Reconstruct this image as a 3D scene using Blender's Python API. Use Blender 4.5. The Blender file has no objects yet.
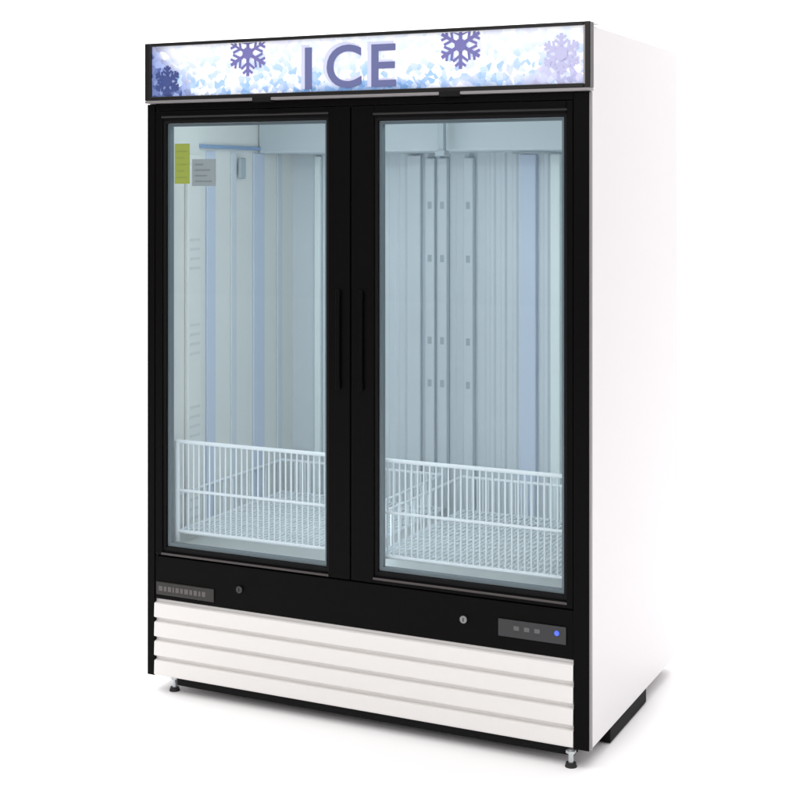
import bpy, bmesh, math, random
from mathutils import Vector, Matrix
R = math.radians
sc = bpy.context.scene
C = sc.collection

# ------------------------------------------------------------------ camera
cam = bpy.data.cameras.new("camera"); cam_o = bpy.data.objects.new("camera", cam); C.objects.link(cam_o)
cam.sensor_width = 36; cam.lens = 65.16; cam.shift_y = -0.2663
cam.clip_start = 0.1; cam.clip_end = 200
cam_o.location = (1.2161, -3.7010, 1.5572)
cam_o.rotation_euler = (R(90), 0, R(25.66))
sc.camera = cam_o

# ------------------------------------------------------------------ studio light
w = bpy.data.worlds.new("World"); sc.world = w; w.use_nodes = True
bg = w.node_tree.nodes["Background"]
bg.inputs[0].default_value = (1.0, 0.955, 0.96, 1); bg.inputs[1].default_value = 0.36
sc.view_settings.view_transform = 'Standard'; sc.view_settings.look = 'None'
sc.view_settings.exposure = 0.0; sc.view_settings.gamma = 1.0
sc.render.film_transparent = False
sc.cycles.max_bounces = 10; sc.cycles.diffuse_bounces = 5; sc.cycles.transparent_max_bounces = 16
sc.cycles.sample_clamp_indirect = 4.0
sc.cycles.use_denoising = True

def area(name, loc, target, sx, sy, power, col=(1, 1, 1)):
    l = bpy.data.lights.new(name, 'AREA'); l.shape = 'RECTANGLE'; l.size = sx; l.size_y = sy
    l.energy = power; l.color = col
    o = bpy.data.objects.new(name, l); C.objects.link(o); o.location = loc
    o.rotation_euler = (Vector(target) - Vector(loc)).to_track_quat('-Z', 'Y').to_euler()
    return o
area("softbox_overhead", (-2.5, 0.2, 5.2), (-2.5, 0.2, 0), 11.5, 9, 640)
area("softbox_front", (-0.6, -4.8, 3.1), (-0.8, 0, 0.8), 2.0, 2.0, 52, (1, 0.985, 0.97))
area("softbox_backdrop", (-5.0, 1.6, 3.9), (-5.0, 4.6, 1.2), 12, 1.2, 260)

# ------------------------------------------------------------------ materials
def mat(name, col, rough=0.5, metal=0.0, spec=0.5, emis=None, es=0.0, noise=0.0, nscale=30, bump=0.0):
    m = bpy.data.materials.new(name); m.use_nodes = True
    nt = m.node_tree; b = nt.nodes["Principled BSDF"]
    b.inputs['Base Color'].default_value = (*col, 1); b.inputs['Roughness'].default_value = rough
    b.inputs['Metallic'].default_value = metal; b.inputs['Specular IOR Level'].default_value = spec
    if emis:
        b.inputs['Emission Color'].default_value = (*emis, 1); b.inputs['Emission Strength'].default_value = es
    if noise or bump:
        tc = nt.nodes.new('ShaderNodeTexCoord'); n = nt.nodes.new('ShaderNodeTexNoise')
        n.inputs['Scale'].default_value = nscale; n.inputs['Detail'].default_value = 5
        nt.links.new(tc.outputs['Object'], n.inputs['Vector'])
        if noise:
            r = nt.nodes.new('ShaderNodeMapRange')
            r.inputs['To Min'].default_value = max(0, rough - noise); r.inputs['To Max'].default_value = min(1, rough + noise)
            nt.links.new(n.outputs['Fac'], r.inputs['Value']); nt.links.new(r.outputs[0], b.inputs['Roughness'])
            mx = nt.nodes.new('ShaderNodeMix'); mx.data_type = 'RGBA'
            mx.inputs['A'].default_value = (*[c * (1 - noise * .35) for c in col], 1)
            mx.inputs['B'].default_value = (*[min(1, c * (1 + noise * .2)) for c in col], 1)
            nt.links.new(n.outputs['Fac'], mx.inputs['Factor']); nt.links.new(mx.outputs['Result'], b.inputs['Base Color'])
        if bump:
            bp = nt.nodes.new('ShaderNodeBump'); bp.inputs['Strength'].default_value = bump; bp.inputs['Distance'].default_value = 0.001
            nt.links.new(n.outputs['Fac'], bp.inputs['Height']); nt.links.new(bp.outputs[0], b.inputs['Normal'])
    return m
M = dict(
    floor=mat('white_sweep', (.93, .925, .925), .9, spec=.1, noise=.03, nscale=3),
    white=mat('white_painted_steel', (.84, .822, .838), .38, spec=.35, noise=.06, nscale=60, bump=.05),
    grille=mat('warm_white_steel', (.83, .81, .795), .45, spec=.3, noise=.06, nscale=50, bump=.05),
    black=mat('black_coated_aluminium', (.0030, .0026, .0026), .36, spec=.06, noise=.06, nscale=25),
    edge=mat('satin_black_edge', (.010, .009, .009), .3, spec=.3),
    trim=mat('brushed_trim', (.30, .285, .29), .42, metal=.6, noise=.1, nscale=120),
    dimtrim=mat('dark_bevel_metal', (.07, .06, .06), .45, metal=.4),
    gasket=mat('black_rubber', (.006, .006, .007), .7, spec=.15),
    spacer=mat('grey_glass_spacer', (.16, .20, .22), .45, metal=.3),
    liner=mat('pale_liner_sheet', (.78, .80, .785), .5, spec=.3, noise=.08, nscale=14),
    back=mat('ribbed_liner_sheet', (.655, .71, .755), .42, spec=.4, noise=.08, nscale=14),
    bluestrip=mat('blue_grey_strip', (.60, .67, .80), .5, spec=.3),
    blueline=mat('blue_edge_strip', (.26, .38, .58), .5),
    palestrip=mat('pale_strip', (.82, .90, .90), .5, spec=.3),
    slot=mat('slot_grey', (.42, .48, .52), .6), sideslot=mat('pale_slot_grey', (.66, .70, .69), .6),
    housing=mat('grey_housing', (.54, .60, .64), .5, noise=.05),
    wire=mat('white_epoxy_wire', (.86, .91, .95), .35, spec=.5),
    steel=mat('zinc_steel', (.55, .58, .60), .3, metal=.9, noise=.1, nscale=60),
    locksteel=mat('dull_lock_steel', (.25, .25, .25), .45, metal=.5),
    rubber=mat('foot_rubber', (.015, .015, .015), .7),
    dgrey=mat('dark_grey_panel', (.024, .024, .027), .35, noise=.05),
    legend=mat('legend_grey', (.12, .115, .12), .5),
    plate=mat('nameplate_metal', (.032, .029, .028), .4, metal=.3, noise=.1, nscale=90),
    platetext=mat('nameplate_marks', (.12, .11, .108), .45, metal=.3),
    led=mat('blue_led', (.03, .06, .5), .4, emis=(.10, .19, 1.0), es=.75),
    lamp=mat('lamp_diffuser', (.9, .95, .95), .4, emis=(.88, .97, 1.0), es=7.5),
    green=mat('green_label', (.25, .31, .045), .6, noise=.12, nscale=120),
    ltext=mat('grey_label_film', (.22, .27, .29), .5),
    letter=mat('slate_blue_print', (.125, .14, .31), .5, emis=(.125, .14, .31), es=.05),
    letterpale=mat('pale_lavender_print', (.62, .65, .84), .5, emis=(.60, .60, .80), es=.05),
    flake=mat('violet_print', (.17, .16, .42), .5, emis=(.17, .16, .42), es=.05),
    flakedark=mat('deep_blue_print', (.045, .07, .24), .5),
    flakepale=mat('pale_violet_print', (.52, .52, .76), .5, emis=(.5, .49, .74), es=.05),
)
# glass: thin pane, transparent with a fresnel reflection
g = bpy.data.materials.new('door_glass'); g.use_nodes = True; nt = g.node_tree; nt.nodes.clear()
out = nt.nodes.new('ShaderNodeOutputMaterial'); mixs = nt.nodes.new('ShaderNodeMixShader')
tr = nt.nodes.new('ShaderNodeBsdfTransparent'); tr.inputs[0].default_value = (.93, .955, .965, 1)
gl = nt.nodes.new('ShaderNodeBsdfGlossy'); gl.inputs['Roughness'].default_value = .02
fr = nt.nodes.new('ShaderNodeFresnel'); fr.inputs[0].default_value = 1.45
geo = nt.nodes.new('ShaderNodeNewGeometry'); inv = nt.nodes.new('ShaderNodeMath'); inv.operation = 'SUBTRACT'; inv.inputs[0].default_value = 1
mu = nt.nodes.new('ShaderNodeMath'); mu.operation = 'MULTIPLY'
nt.links.new(geo.outputs['Backfacing'], inv.inputs[1]); nt.links.new(inv.outputs[0], mu.inputs[0]); nt.links.new(fr.outputs[0], mu.inputs[1])
nt.links.new(mu.outputs[0], mixs.inputs[0]); nt.links.new(tr.outputs[0], mixs.inputs[1])
nt.links.new(gl.outputs[0], mixs.inputs[2]); nt.links.new(mixs.outputs[0], out.inputs[0])
M['glass'] = g
# backlit header artwork: white film, icy blue mottling that grows to the bottom edge, crystal facets in the corners
a = bpy.data.materials.new('ice_artwork_print'); a.use_nodes = True; nt = a.node_tree; N = nt.nodes; Lk = nt.links
b = N["Principled BSDF"]; b.inputs['Roughness'].default_value = .35
tc = N.new('ShaderNodeTexCoord'); sp = N.new('ShaderNodeSeparateXYZ'); Lk.new(tc.outputs['Object'], sp.inputs[0])
def mth(op, x, y=None, clamp=False):
    n = N.new('ShaderNodeMath'); n.operation = op; n.use_clamp = clamp
    for i, v in enumerate((x, y)):
        if v is None: continue
        if isinstance(v, (int, float)): n.inputs[i].default_value = v
        else: Lk.new(v, n.inputs[i])
    return n.outputs[0]
def mr(v, a0, a1, b0=0., b1=1.):
    n = N.new('ShaderNodeMapRange'); n.interpolation_type = 'SMOOTHSTEP'
    n.inputs['From Min'].default_value = a0; n.inputs['From Max'].default_value = a1
    n.inputs['To Min'].default_value = b0; n.inputs['To Max'].default_value = b1; Lk.new(v, n.inputs['Value']); return n.outputs[0]
def mixc(f, A, B):
    n = N.new('ShaderNodeMix'); n.data_type = 'RGBA'; Lk.new(f, n.inputs['Factor'])
    for k, v in (('A', A), ('B', B)):
        if isinstance(v, tuple): n.inputs[k].default_value = (*v, 1)
        else: Lk.new(v, n.inputs[k])
    return n.outputs['Result']
def noise(scale, detail=4):
    n = N.new('ShaderNodeTexNoise'); n.inputs['Scale'].default_value = scale; n.inputs['Detail'].default_value = detail
    Lk.new(tc.outputs['Object'], n.inputs['Vector']); return n.outputs['Fac']
def voro(scale):
    n = N.new('ShaderNodeTexVoronoi'); n.inputs['Scale'].default_value = scale
    Lk.new(tc.outputs['Object'], n.inputs['Vector']); s = N.new('ShaderNodeSeparateColor'); Lk.new(n.outputs['Color'], s.inputs[0]); return s.outputs[0]
X, Z = sp.outputs[0], sp.outputs[2]
XO = 0.7155                      # object space is centred on the cabinet
low = mr(Z, 1.99, 1.83)          # 0 at the top, 1 at the bottom
v1 = voro(62); v2 = voro(44)
mott = mth('MULTIPLY', mr(v1, .25, .95), mth('ADD', mth('MULTIPLY', low, .95), .32), True)
col = mixc(mott, (.95, .965, 1.0), (.34, .54, .86))
lav = mth('MULTIPLY', mr(noise(14), .44, .70), .65); col = mixc(lav, col, (.74, .74, .93))
mid = mth('MULTIPLY', mr(X, -.95 + XO, -.80 + XO), mr(X, -.42 + XO, -.55 + XO))
botm = mth('MULTIPLY', mr(Z, 1.872, 1.838), mth('ADD', mth('MULTIPLY', mid, .75), mth('MULTIPLY', mr(v2, .45, .8), .55)), True)
col = mixc(botm, col, (.16, .32, .62))
# left crystal cluster: a slope from the left edge down to the right
lt = mth('ADD', mth('MULTIPLY', mth('ADD', X, 1.395 - XO), 1.05), mth('SUBTRACT', Z, 1.84))
lm = mth('MULTIPLY', mr(lt, .24, .09), mr(mth('ADD', v2, mth('MULTIPLY', mr(lt, .24, .04), .6)), .42, .62))
col = mixc(lm, col, mixc(v1, (.035, .075, .27), (.34, .42, .74)))
rt = mth('ADD', mth('MULTIPLY', mth('ABSOLUTE', mth('ADD', X, .085 - XO)), 1.3), mth('SUBTRACT', Z, 1.84))
rm = mth('MULTIPLY', mr(rt, .20, .06), mr(v2, .15, .45)); rm = mth('MULTIPLY', rm, .85)
col = mixc(rm, col, mixc(v1, (.34, .34, .62), (.72, .73, .92)))
Lk.new(col, b.inputs['Base Color']); Lk.new(col, b.inputs['Emission Color']); b.inputs['Emission Strength'].default_value = .15
M['art'] = a

# ------------------------------------------------------------------ mesh helpers (front-right corner coordinates)
OX, OY = -0.7155, 0.45
class MB:
    def __init__(s): s.bm = bmesh.new()
    def box(s, x0, x1, y0, y1, z0, z1, bev=0.0, seg=2):
        r = bmesh.ops.create_cube(s.bm, size=1.0); vs = r['verts']
        for v in vs:
            v.co = Vector(((x0 + x1) / 2 + v.co.x * (x1 - x0), (y0 + y1) / 2 + v.co.y * (y1 - y0), (z0 + z1) / 2 + v.co.z * (z1 - z0)))
        if bev:
            es = list({e for v in vs for e in v.link_edges})
            bmesh.ops.bevel(s.bm, geom=es, offset=bev, segments=seg, affect='EDGES', profile=.5)
        return s
    def rod(s, p, q, r, n=8):
        p, q = Vector(p), Vector(q); d = q - p
        m = Matrix.Translation((p + q) / 2) @ d.to_track_quat('Z', 'Y').to_matrix().to_4x4()
        bmesh.ops.create_cone(s.bm, cap_ends=True, segments=n, radius1=r, radius2=r, depth=d.length, matrix=m); return s
    def cone(s, c, r1, r2, h, n=24, axis='Z'):
        m = Matrix.Translation(Vector(c))
        if axis == 'Y': m = m @ Matrix.Rotation(R(90), 4, 'X')
        if axis == 'X': m = m @ Matrix.Rotation(R(90), 4, 'Y')
        bmesh.ops.create_cone(s.bm, cap_ends=True, segments=n, radius1=r1, radius2=r2, depth=h, matrix=m); return s
    def frame(s, x0, x1, z0, z1, wl, wr, wt, wb, y0, y1, bev=0.0):
        s.box(x0, x0 + wl, y0, y1, z0, z1, bev); s.box(x1 - wr, x1, y0, y1, z0, z1, bev)
        s.box(x0 + wl, x1 - wr, y0, y1, z1 - wt, z1, bev); s.box(x0 + wl, x1 - wr, y0, y1, z0, z0 + wb, bev); return s
    def prism_x(s, prof, x0, x1):            # closed (y,z) profile swept along x
        a = [s.bm.verts.new((x0, y, z)) for y, z in prof]; b = [s.bm.verts.new((x1, y, z)) for y, z in prof]; n = len(prof)
        for i in range(n): s.bm.faces.new((a[i], a[(i + 1) % n], b[(i + 1) % n], b[i]))
        s.bm.faces.new(a[::-1]); s.bm.faces.new(b); return s
    def prism_z(s, prof, z0, z1):            # closed (x,y) profile swept along z
        a = [s.bm.verts.new((x, y, z0)) for x, y in prof]; b = [s.bm.verts.new((x, y, z1)) for x, y in prof]; n = len(prof)
        for i in range(n): s.bm.faces.new((a[i], a[(i + 1) % n], b[(i + 1) % n], b[i]))
        s.bm.faces.new(a[::-1]); s.bm.faces.new(b); return s
    def build(s, name, m, parent=None, smooth=False):
        bmesh.ops.recalc_face_normals(s.bm, faces=s.bm.faces[:])
        off = Vector((OX, OY, 0))
        if parent is not None:
            for v in s.bm.verts: v.co -= off
        me = bpy.data.meshes.new(name); s.bm.to_mesh(me); s.bm.free()
        if m: me.materials.append(m)
        if smooth:
            for p in me.polygons: p.use_smooth = True
            try: me.set_sharp_from_angle(angle=R(35))
            except Exception: pass
        o = bpy.data.objects.new(name, me); C.objects.link(o)
        if parent is not None: o.parent = parent
        return o

# ------------------------------------------------------------------ white studio sweep
bm = bmesh.new(); prof = [(-14, 0.0), (2.6, 0.0)]
rad = 1.8
for k in range(1, 17):
    t = k / 16 * math.pi / 2; prof.append((2.6 + rad * math.sin(t), rad - rad * math.cos(t)))
prof.append((2.6 + rad, 9.0))
rows = [[bm.verts.new((x, y, z)) for x in (-20, 16)] for y, z in prof]
for i in range(len(rows) - 1): bm.faces.new((rows[i][0], rows[i][1], rows[i + 1][1], rows[i + 1][0]))
me = bpy.data.meshes.new('floor'); bm.to_mesh(me); bm.free(); me.materials.append(M['floor'])
for p in me.polygons: p.use_smooth = True
fl = bpy.data.objects.new('floor', me); C.objects.link(fl); fl['kind'] = 'structure'

# ------------------------------------------------------------------ the ice merchandiser
root = bpy.data.objects.new('ice_merchandiser', None); C.objects.link(root); root.location = (OX, OY, 0)
root['label'] = 'tall white ice freezer with two black framed glass doors and ICE sign on top'
root['category'] = 'freezer'
W, D, H = 1.431, 0.902, 1.992
BZ = 0.05
# outer shell
s = MB()
s.box(-.030, 0, .012, D, BZ, H, .004)
s.box(-W, -W + .030, .012, D, BZ, H, .004)
s.box(-W + .030, -.030, D - .03, D, BZ, H)
s.box(-W + .030, -.030, .012, D - .03, H - .03, H)
s.box(-W + .030, -.030, .060, D - .03, BZ, BZ + .02)
body = s.build('cabinet_body', M['white'], root)
# dark front edge of the shell: two posts flanking doors and grille, and bands
MB().box(-.046, -.002, -.001, .0115, BZ, 1.812, .002).build('front_post', M['black'], root)
MB().box(-W + .002, -1.402, -.001, .0115, BZ, 1.812, .002).build('front_post', M['black'], root)
MB().box(-.002, .004, .000, .0115, BZ + .002, 1.812, .001).build('edge_trim', M['trim'], root)
# inner liner
xi0, xi1, yb, zf, zc = -1.372, -.059, .80, .440, 1.785
MB().box(xi0 - .006, xi0, .03, yb, zf, zc).box(xi1, xi1 + .006, .03, yb, zf, zc).box(xi0, xi1, .03, yb, zf - .006, zf)\
    .box(xi0, xi1, .03, yb, zc, zc + .006).build('inner_liner', M['liner'], root)
# ribbed back panel: embossed vertical channels of uneven width
random.seed(4)
prof = [(xi0, yb)]; x = xi0 + .12
prof.append((x, yb)); 
while x < xi1 - .10:
    wd = random.choice((.012, .018, .026)); dp = random.choice((.003, .005, .007)); gp = random.choice((.012, .018, .026))
    prof += [(x + .004, yb - dp), (x + .004 + wd, yb - dp), (x + .010 + wd, yb)]
    x += .010 + wd + gp; prof.append((x, yb))
prof += [(xi1, yb), (xi1, yb + .01), (xi0, yb + .01)]
# dedupe
pr = []
for p in prof:
    if not pr or (abs(p[0] - pr[-1][0]) + abs(p[1] - pr[-1][1])) > 1e-5: pr.append(p)
MB().prism_z(pr, zf, zc).build('back_panel', M['back'], root)
# bright vertical channels and slotted shelf standards
for xx, wd, mm in ((-1.262, .022, 'palestrip'), (-1.03, .030, 'palestrip'), (-.375, .032, 'palestrip'), (-.470, .055, 'bluestrip'), (-.885, .05, 'back')):
    MB().box(xx - wd / 2, xx + wd / 2, yb - .020, yb - .0005, zf + .001, 1.665, .003).build('wall_channel', M[mm], root)
def standard_back(xx):
    st = MB().box(xx - .017, xx + .017, yb - .026, yb - .001, zf + .03, 1.655, .003).build('shelf_standard', M['back'], root)
    for zz in (1.495, 1.315, 1.037, .892):
        MB().box(xx - .007, xx + .007, yb - .0275, yb - .0255, zz - .012, zz + .012, .0008).build('slot', M['slot'], st)
for xx in (-.822, -.776, -.681): standard_back(xx)
# side wall strips and standards
for yy, wd, mm in ((.262, .05, 'bluestrip'), (.560, .07, 'bluestrip'), (.40, .03, 'back'), (.70, .03, 'back')):
    MB().box(xi0 + .0005, xi0 + .007, yy - wd / 2, yy + wd / 2, zf + .001, 1.672, .002).build('wall_channel', M[mm], root)
for side, xs in ((0, xi0), (1, xi1)):
    sg = 1 if side == 0 else -1
    for yy in (.155,) if side == 0 else (.155, .655):
        a0, a1 = sorted((xs + sg * .001, xs + sg * .014))
        st = MB().box(a0, a1, yy - .038, yy + .038, zf + .03, 1.66, .003).build('shelf_standard', M['liner'], root)
        b0, b1 = sorted((xs + sg * .0135, xs + sg * .0155))
        for base in (1.39, 1.12, .86, .60):
            for k in range(4): MB().box(b0, b1, yy - .028, yy + .028, base - k * .030 - .004, base - k * .030 + .004).build('slot', M['sideslot'], st)
MB().box(xi0 + .0005, xi0 + .012, .20, .62, 1.682, 1.694, .002).build('edge_strip', M['blueline'], root)
# ceiling evaporator housing with two fan guards below
ev = MB().box(xi0 + .002, xi1 - .002, .56, yb - .002, 1.672, zc - .002, .006).build('evaporator_housing', M['housing'], root)
for xx in (-1.05, -.40):
    q = MB()
    for rr in (.03, .055, .08):
        pts = [(xx + rr * math.cos(t * math.pi / 12), .68 + rr * math.sin(t * math.pi / 12), 1.667) for t in range(25)]
        for i in range(24): q.rod(pts[i], pts[i + 1], .002, 5)
    q.build('fan_guard', M['slot'], ev)
# hanging bracket under the ceiling with a small thermometer beside it
q = MB().box(-.665, -.645, .49, .515, 1.672, 1.782, .003).box(-.672, -.638, .482, .522, 1.655, 1.674, .004)
q.build('hanging_bracket', M['slot'], root)
MB().box(xi0 + .0075, xi0 + .02, .42, .455, 1.585, 1.655, .004).build('thermometer', M['slot'], root)
# interior lamps: slim tubes behind the mullion and behind each outer stile
for xx, yy in ((-.7195, .048), (-.072, .040), (-1.362, .040)):
    if yy == .048: MB().box(xx - .022, xx + .022, .040, .070, .50, 1.70, .006).build('interior_lamp', M['lamp'], root)
MB().box(-1.30, -.13, .038, .062, 1.762, 1.784, .004).build('interior_lamp', M['lamp'], root)

# wire baskets, one behind each door: front fence, side fences, back fence and a wire deck
def basket(x0, x1):
    y0, y1, zb, zm, zt = .062, .70, .487, .615, .766
    s = MB(); rr = .0045
    s.rod((x0, y0, zt), (x1, y0, zt), .006); s.rod((x0, y0, zm), (x1, y0, zm), rr); s.rod((x0, y0, zb), (x1, y0, zb), .006)
    for xx in (x0, x1): s.rod((xx, y0, zb - .03), (xx, y0, zt + .004), .0085)
    n = int((x1 - x0) / .0190)
    for i in range(1, n): xx = x0 + (x1 - x0) * i / n; s.rod((xx, y0 + .004, zb), (xx, y0 + .004, zt), .0026, 6)
    o = s.build('wire_basket', M['wire'], root, True)
    o['label'] = 'white wire basket with a tall front fence'
    s = MB()                                            # deck: close wires front to back over cross wires
    nd = int(n * 1.15)
    for i in range(1, nd): xx = x0 + (x1 - x0) * i / nd; s.rod((xx, y0, zb + .004), (xx, y1, zb + .004), .0030, 6)
    for k in range(1, 11): yy = y0 + (y1 - y0) * k / 11; s.rod((x0, yy, zb - .002), (x1, yy, zb - .002), .0045)
    s.rod((x0, y0, zb), (x0, y1, zb), .005); s.rod((x1, y0, zb), (x1, y1, zb), .005)
    s.build('deck', M['wire'], o, True)
    s = MB()                                            # low back and side fences
    zt2 = .60
    s.rod((x0, y1, zt2), (x1, y1, zt2), .005); s.rod((x0, y0, .60), (x0, y1, zt2), .0045); s.rod((x1, y0, .60), (x1, y1, zt2), .0045)
    s.rod((x0, y1, zb), (x1, y1, zb), .005)
    for i in range(0, n + 1): xx = x0 + (x1 - x0) * i / n; s.rod((xx, y1 - .003, zb), (xx, y1 - .003, zt2), .0028, 6)
    m_ = int((y1 - y0) / .05)
    for i in range(1, m_): yy = y0 + (y1 - y0) * i / m_; s.rod((x0 , yy, zb), (x0, yy, zt2), .0028, 6); s.rod((x1, yy, zb), (x1, yy, zt2), .0028, 6)
    s.build('fence', M['wire'], o, True)
for x0, x1 in ((-1.360, -.742), (-.672, -.075)): basket(x0, x1)

# doors
DT, DB = 1.790, .424
MB().box(-.748, -.692, .0285, .0385, DB + .01, DT - .002, .001).build('mullion', M['gasket'], root)
MB().box(-1.4015, -.0465, .003, .028, DT + .0015, 1.8205, .002).build('header_rail', M['black'], root)
def door(x0, x1, gx0, gx1, gz0, gz1, hx, lbl):
    s = MB()
    yb_, yf = .028, .0
    # outer frame with bevelled inner lip
    s.frame(x0, x1, DB, DT, gx0 - x0 - .010, x1 - gx1 - .010, DT - gz1 - .012, gz0 - DB - .014, yf, yb_, .0025)
    d = s.build('door', M['black'], root)
    s = MB().frame(gx0 - .0105, gx1 + .0105, gz0 - .0145, gz1 + .0125, .0095, .0095, .0115, .0135, .006, yb_ - .002, .001)
    s.build('gasket', M['gasket'], d)
    # light catching bevel strips above and below the pane
    MB().prism_x([(-.0015, gz0 - .024), (-.0030, gz0 - .020), (-.0015, gz0 - .0175), (.001, gz0 - .021)], gx0 - .012, gx1 + .012).build('bevel_strip', M['dimtrim'], d)
    MB().prism_x([(-.0012, gz1 + .018), (-.0028, gz1 + .0215), (-.0012, gz1 + .024), (.001, gz1 + .021)], gx0 - .012, gx1 + .012).build('bevel_strip', M['edge'], d)
    MB().frame(gx0, gx1, gz0, gz1, .010, .008, .008, .010, .016, .034).build('spacer', M['spacer'], d)
    MB().box(gx0 - .001, gx1 + .001, .0125, .0155, gz0 - .001, gz1 + .001).build('pane', M['glass'], d)
    # long pull handle on the mullion side
    h = MB().box(hx - .007, hx + .007, -.011, -.005, .972, 1.260, .003, 3).box(hx - .008, hx + .008, -.010, .001, .975, .995, .002).box(hx - .008, hx + .008, -.010, .001, 1.235, 1.255, .002)
    h.build('handle', M['black'], d)
    MB().cone(((x0 + x1) / 2 + (.11 if lbl else -.04), -.002, DB + .004), .004, .004, .002, 12, 'Y')
    return d
dl = door(-1.4005, -.7225, -1.364, -.804, .450, 1.751, -.758, 0)
dr = door(-.7185, -.0475, -.635, -.076, .458, 1.745, -.684, 1)
dl['label'] = 'left glass door with a green label'
# green label and its grey printed film on the left pane
lb = MB().box(-1.335, -1.281, .0108, .0120, 1.567, 1.690).build('window_label', M['green'], dl)
q = MB()
for k in range(5): q.box(-1.328, -1.292 - .008 * (k % 2), .0102, .0107, 1.585 + k * .02, 1.588 + k * .02)
q.build('label_print', mat('dark_green_print', (.20, .27, .05), .6), lb)
lf = MB().box(-1.272, -1.187, .0108, .0120, 1.560, 1.642).build('window_label', M['ltext'], dl)
q = MB()
for k in range(4): q.box(-1.262, -1.262 + (.062, .045, .055, .03)[k], .0102, .0107, 1.572 + k * .017, 1.577 + k * .017)
q.build('label_print', mat('grey_print', (.16, .19, .21), .6), lf)

# lower black panel with nameplate, key locks and control display
MB().box(-1.4015, -.0465, .002, .028, .288, DB - .004, .002).build('lower_panel', M['black'], root)
q = MB().box(-1.395, -1.185, -.0025, .0015, .302, .342, .002).build('nameplate', M['plate'], root)
s = MB(); xx = -1.385
for wd in (.014, .010, .012, .006, .012, .010, .014, .010, .012, .008, .012):
    s.box(xx, xx + wd, -.0031, -.0027, .3145, .3295); xx += wd + .005
s.build('nameplate_marks', M['platetext'], q)
for xx, zz, mm in ((-.365, .357, 'locksteel'), (-1.094, .352, 'dgrey')):
    k = MB().cone((xx, -.002, zz), .0095, .0105, .007, 24, 'Y').build('key_lock', M[mm], root, True)
    MB().box(xx - .0012, xx + .0012, -.0062, -.0054, zz - .005, zz + .005).build('keyhole', M['gasket'], k)
cp = MB().box(-.262, -.066, -.003, .0015, .326, .374, .002).build('control_display', M['dgrey'], root)
for x0_ in (-.208, -.178, -.148):
    MB().box(x0_ - .008, x0_ + .008, -.0042, -.0031, .347, .359, .0005).build('button', M['legend'], cp)
MB().cone((-.092, -.0045, .355), .0072, .0062, .003, 24, 'Y').build('indicator_light', M['led'], cp, True)

# louvred grille: four slats, each with a recessed shadow groove
GX0, GX1, gz0, gz1 = -1.4015, -.0465, .050, .286
pitch = (gz1 - gz0) / 4
for k in range(4):
    z0 = gz0 + k * pitch; z1 = z0 + pitch
    MB().prism_x([(.020, z0), (.0055, z0 + .0005), (-.0035, z0 + .005), (-.0042, z0 + .008), (-.0025, z1 - .012), (.0105, z1 - .0085), (.0110, z1 - .0008), (.020, z1 - .0004)], GX0, GX1).build('grille_slat', M['grille'], root)

# header sign box
hx0, hx1, hy, hz0, hz1 = -1.424, .008, -.022, 1.822, 1.998
s = MB().frame(hx0, hx1, hz0, hz1, .022, .018, .010, .012, hy, .010, .002)
sign = s.build('header_sign', M['edge'], root)
MB().box(hx0 + .0215, hx1 - .0175, hy + .008, .008, hz0 + .0115, hz1 - .0095).build('sign_panel', M['art'], sign)
MB().box(hx0 + .002, hx1 - .002, .0105, .0600, hz1 - .004, hz1 + .001, .001).build('top_flange', M['white'], sign)
tp = MB().box(hx0 + .001, hx1 - .001, hy - .001, .010, hz0 - .0085, hz0 - .0005, .001).build('bottom_trim', M['trim'], sign)
for xx in (-1.005, -.399): MB().box(xx - .032, xx + .032, hy - .003, .004, hz0 - .013, hz0 + .002, .002).build('latch', M['gasket'], sign)
MB().box(hx1 - .0185, hx1 - .014, hy - .0008, hy + .004, hz0 + .010, hz1 - .010).build('side_trim', M['trim'], sign)
# lettering
def text_mesh(txt, size, x, z, y, mname, extrude=.0004, offset=0.0, xs=1.0, nm='lettering'):
    cu = bpy.data.curves.new(nm, 'FONT'); cu.body = txt; cu.size = size; cu.extrude = extrude; cu.offset = offset; cu.resolution_u = 6
    to = bpy.data.objects.new(nm, cu); C.objects.link(to)
    bpy.context.view_layer.update()
    me = bpy.data.meshes.new_from_object(to.evaluated_get(bpy.context.evaluated_depsgraph_get()))
    bpy.data.objects.remove(to)
    xsn = [v.co.x for v in me.vertices]; ysn = [v.co.y for v in me.vertices]
    mx, my = min(xsn), min(ysn)
    for v in me.vertices:
        px_, py_, pz_ = v.co.x - mx, v.co.y - my, v.co.z
        v.co = Vector((x + px_ * xs - OX, y - pz_ - OY, z + py_))
    me.materials.clear(); me.materials.append(M[mname])
    o = bpy.data.objects.new(nm, me); C.objects.link(o); o.parent = sign; return o
yp = hy + .0074
for ch, x0_, xs_ in (('I', -.862, 1.1), ('C', -.790, 1.03), ('E', -.645, 1.08)):
    text_mesh(ch, .176, x0_ - .013, 1.843, yp, 'letterpale', offset=.004, xs=xs_)
    text_mesh(ch, .172, x0_, 1.842, yp - .0010, 'letter', offset=.002, xs=xs_)
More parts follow.
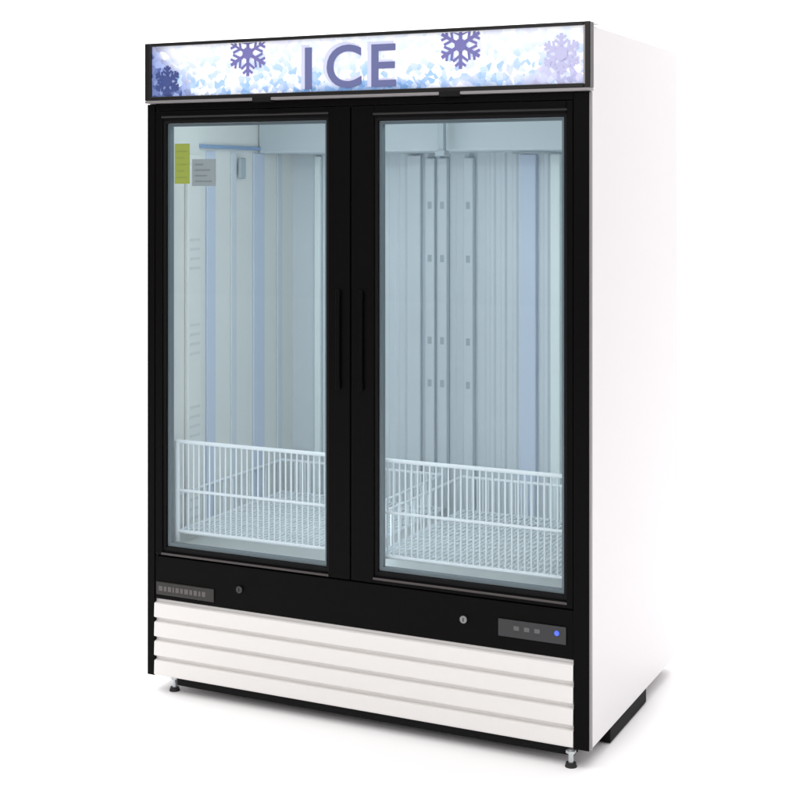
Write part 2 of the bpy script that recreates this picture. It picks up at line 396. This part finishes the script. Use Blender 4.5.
# snowflakes printed on the film
def flake(cx, cz, r, mname, y=yp, clip=hz1 - .012):
    s = MB(); cnt = [0]
    def bar(p, q, wd):
        cnt[0] += 1; yy_ = y - cnt[0] * .00005       # each arm a hair above the last, so no two faces coincide
        p, q = Vector(p), Vector(q); d = (q - p).normalized(); n = Vector((-d.y, d.x)) * wd / 2
        pts = [p + n, q + n, q - n, p - n]
        pts = [Vector((a_.x, min(a_.y, clip - cz))) for a_ in pts]
        if (pts[0] - pts[2]).length < 1e-4 or max(a_.y for a_ in pts) - min(a_.y for a_ in pts) < 1e-4: return
        vs = [s.bm.verts.new((cx + a_.x, yy_, cz + a_.y)) for a_ in pts]; f = s.bm.faces.new(vs)
        e = bmesh.ops.extrude_face_region(s.bm, geom=[f])
        for v in e['geom']:
            if isinstance(v, bmesh.types.BMVert): v.co.y += .0005
    for k in range(6):
        a_ = R(90 + 60 * k); d = Vector((math.cos(a_), math.sin(a_))); n = Vector((-d.y, d.x))
        bar(d * .003, d * r, .0100)
        for f_, l_ in ((.42, .34), (.70, .24)):
            for sg in (-1, 1): bar(d * r * f_, d * r * (f_ + l_ * .75) + n * sg * r * l_, .0072)
    vs = [s.bm.verts.new((cx + .02 * math.cos(R(60 * k + 30)), y - .0022, cz + .02 * math.sin(R(60 * k + 30)))) for k in range(6)]
    f = s.bm.faces.new(vs); 
    return s.build('snowflake', M[mname], sign)
flake(-1.057, 1.955, .068, 'flake'); flake(-.369, 1.950, .066, 'flake', yp - .0002)
flake(-1.345, 1.880, .048, 'flakedark'); flake(-.075, 1.915, .055, 'flakepale')

# underside: black base rails, one bar added as under-cabinet shade, and four levelling feet
MB().box(-1.335, -.052, .022, .060, .022, BZ - .0005, .002).build('rail_and_shade_bar', M['gasket'], root)
MB().box(-.045, -.006, .20, .56, .003, BZ - .0005, .003).build('rail_and_shade_bar', M['gasket'], root)  # black bar added to deepen the shade beneath the right side
MB().box(-1.42, -1.386, .30, .80, .018, BZ - .0005, .003).build('rail_and_shade_bar', M['gasket'], root)
for xx, yy in ((-.055, .006), (-1.352, .035), (-.06, .845), (-1.37, .845)):
    f = MB().cone((xx, yy, .026), .0075, .0075, .040, 16).cone((xx, yy, .040), .014, .014, .007, 6).build('levelling_foot', M['steel'], root, True)
    MB().cone((xx, yy, .0055), .0165, .0135, .011, 24).build('foot_pad', M['rubber'], f, True)
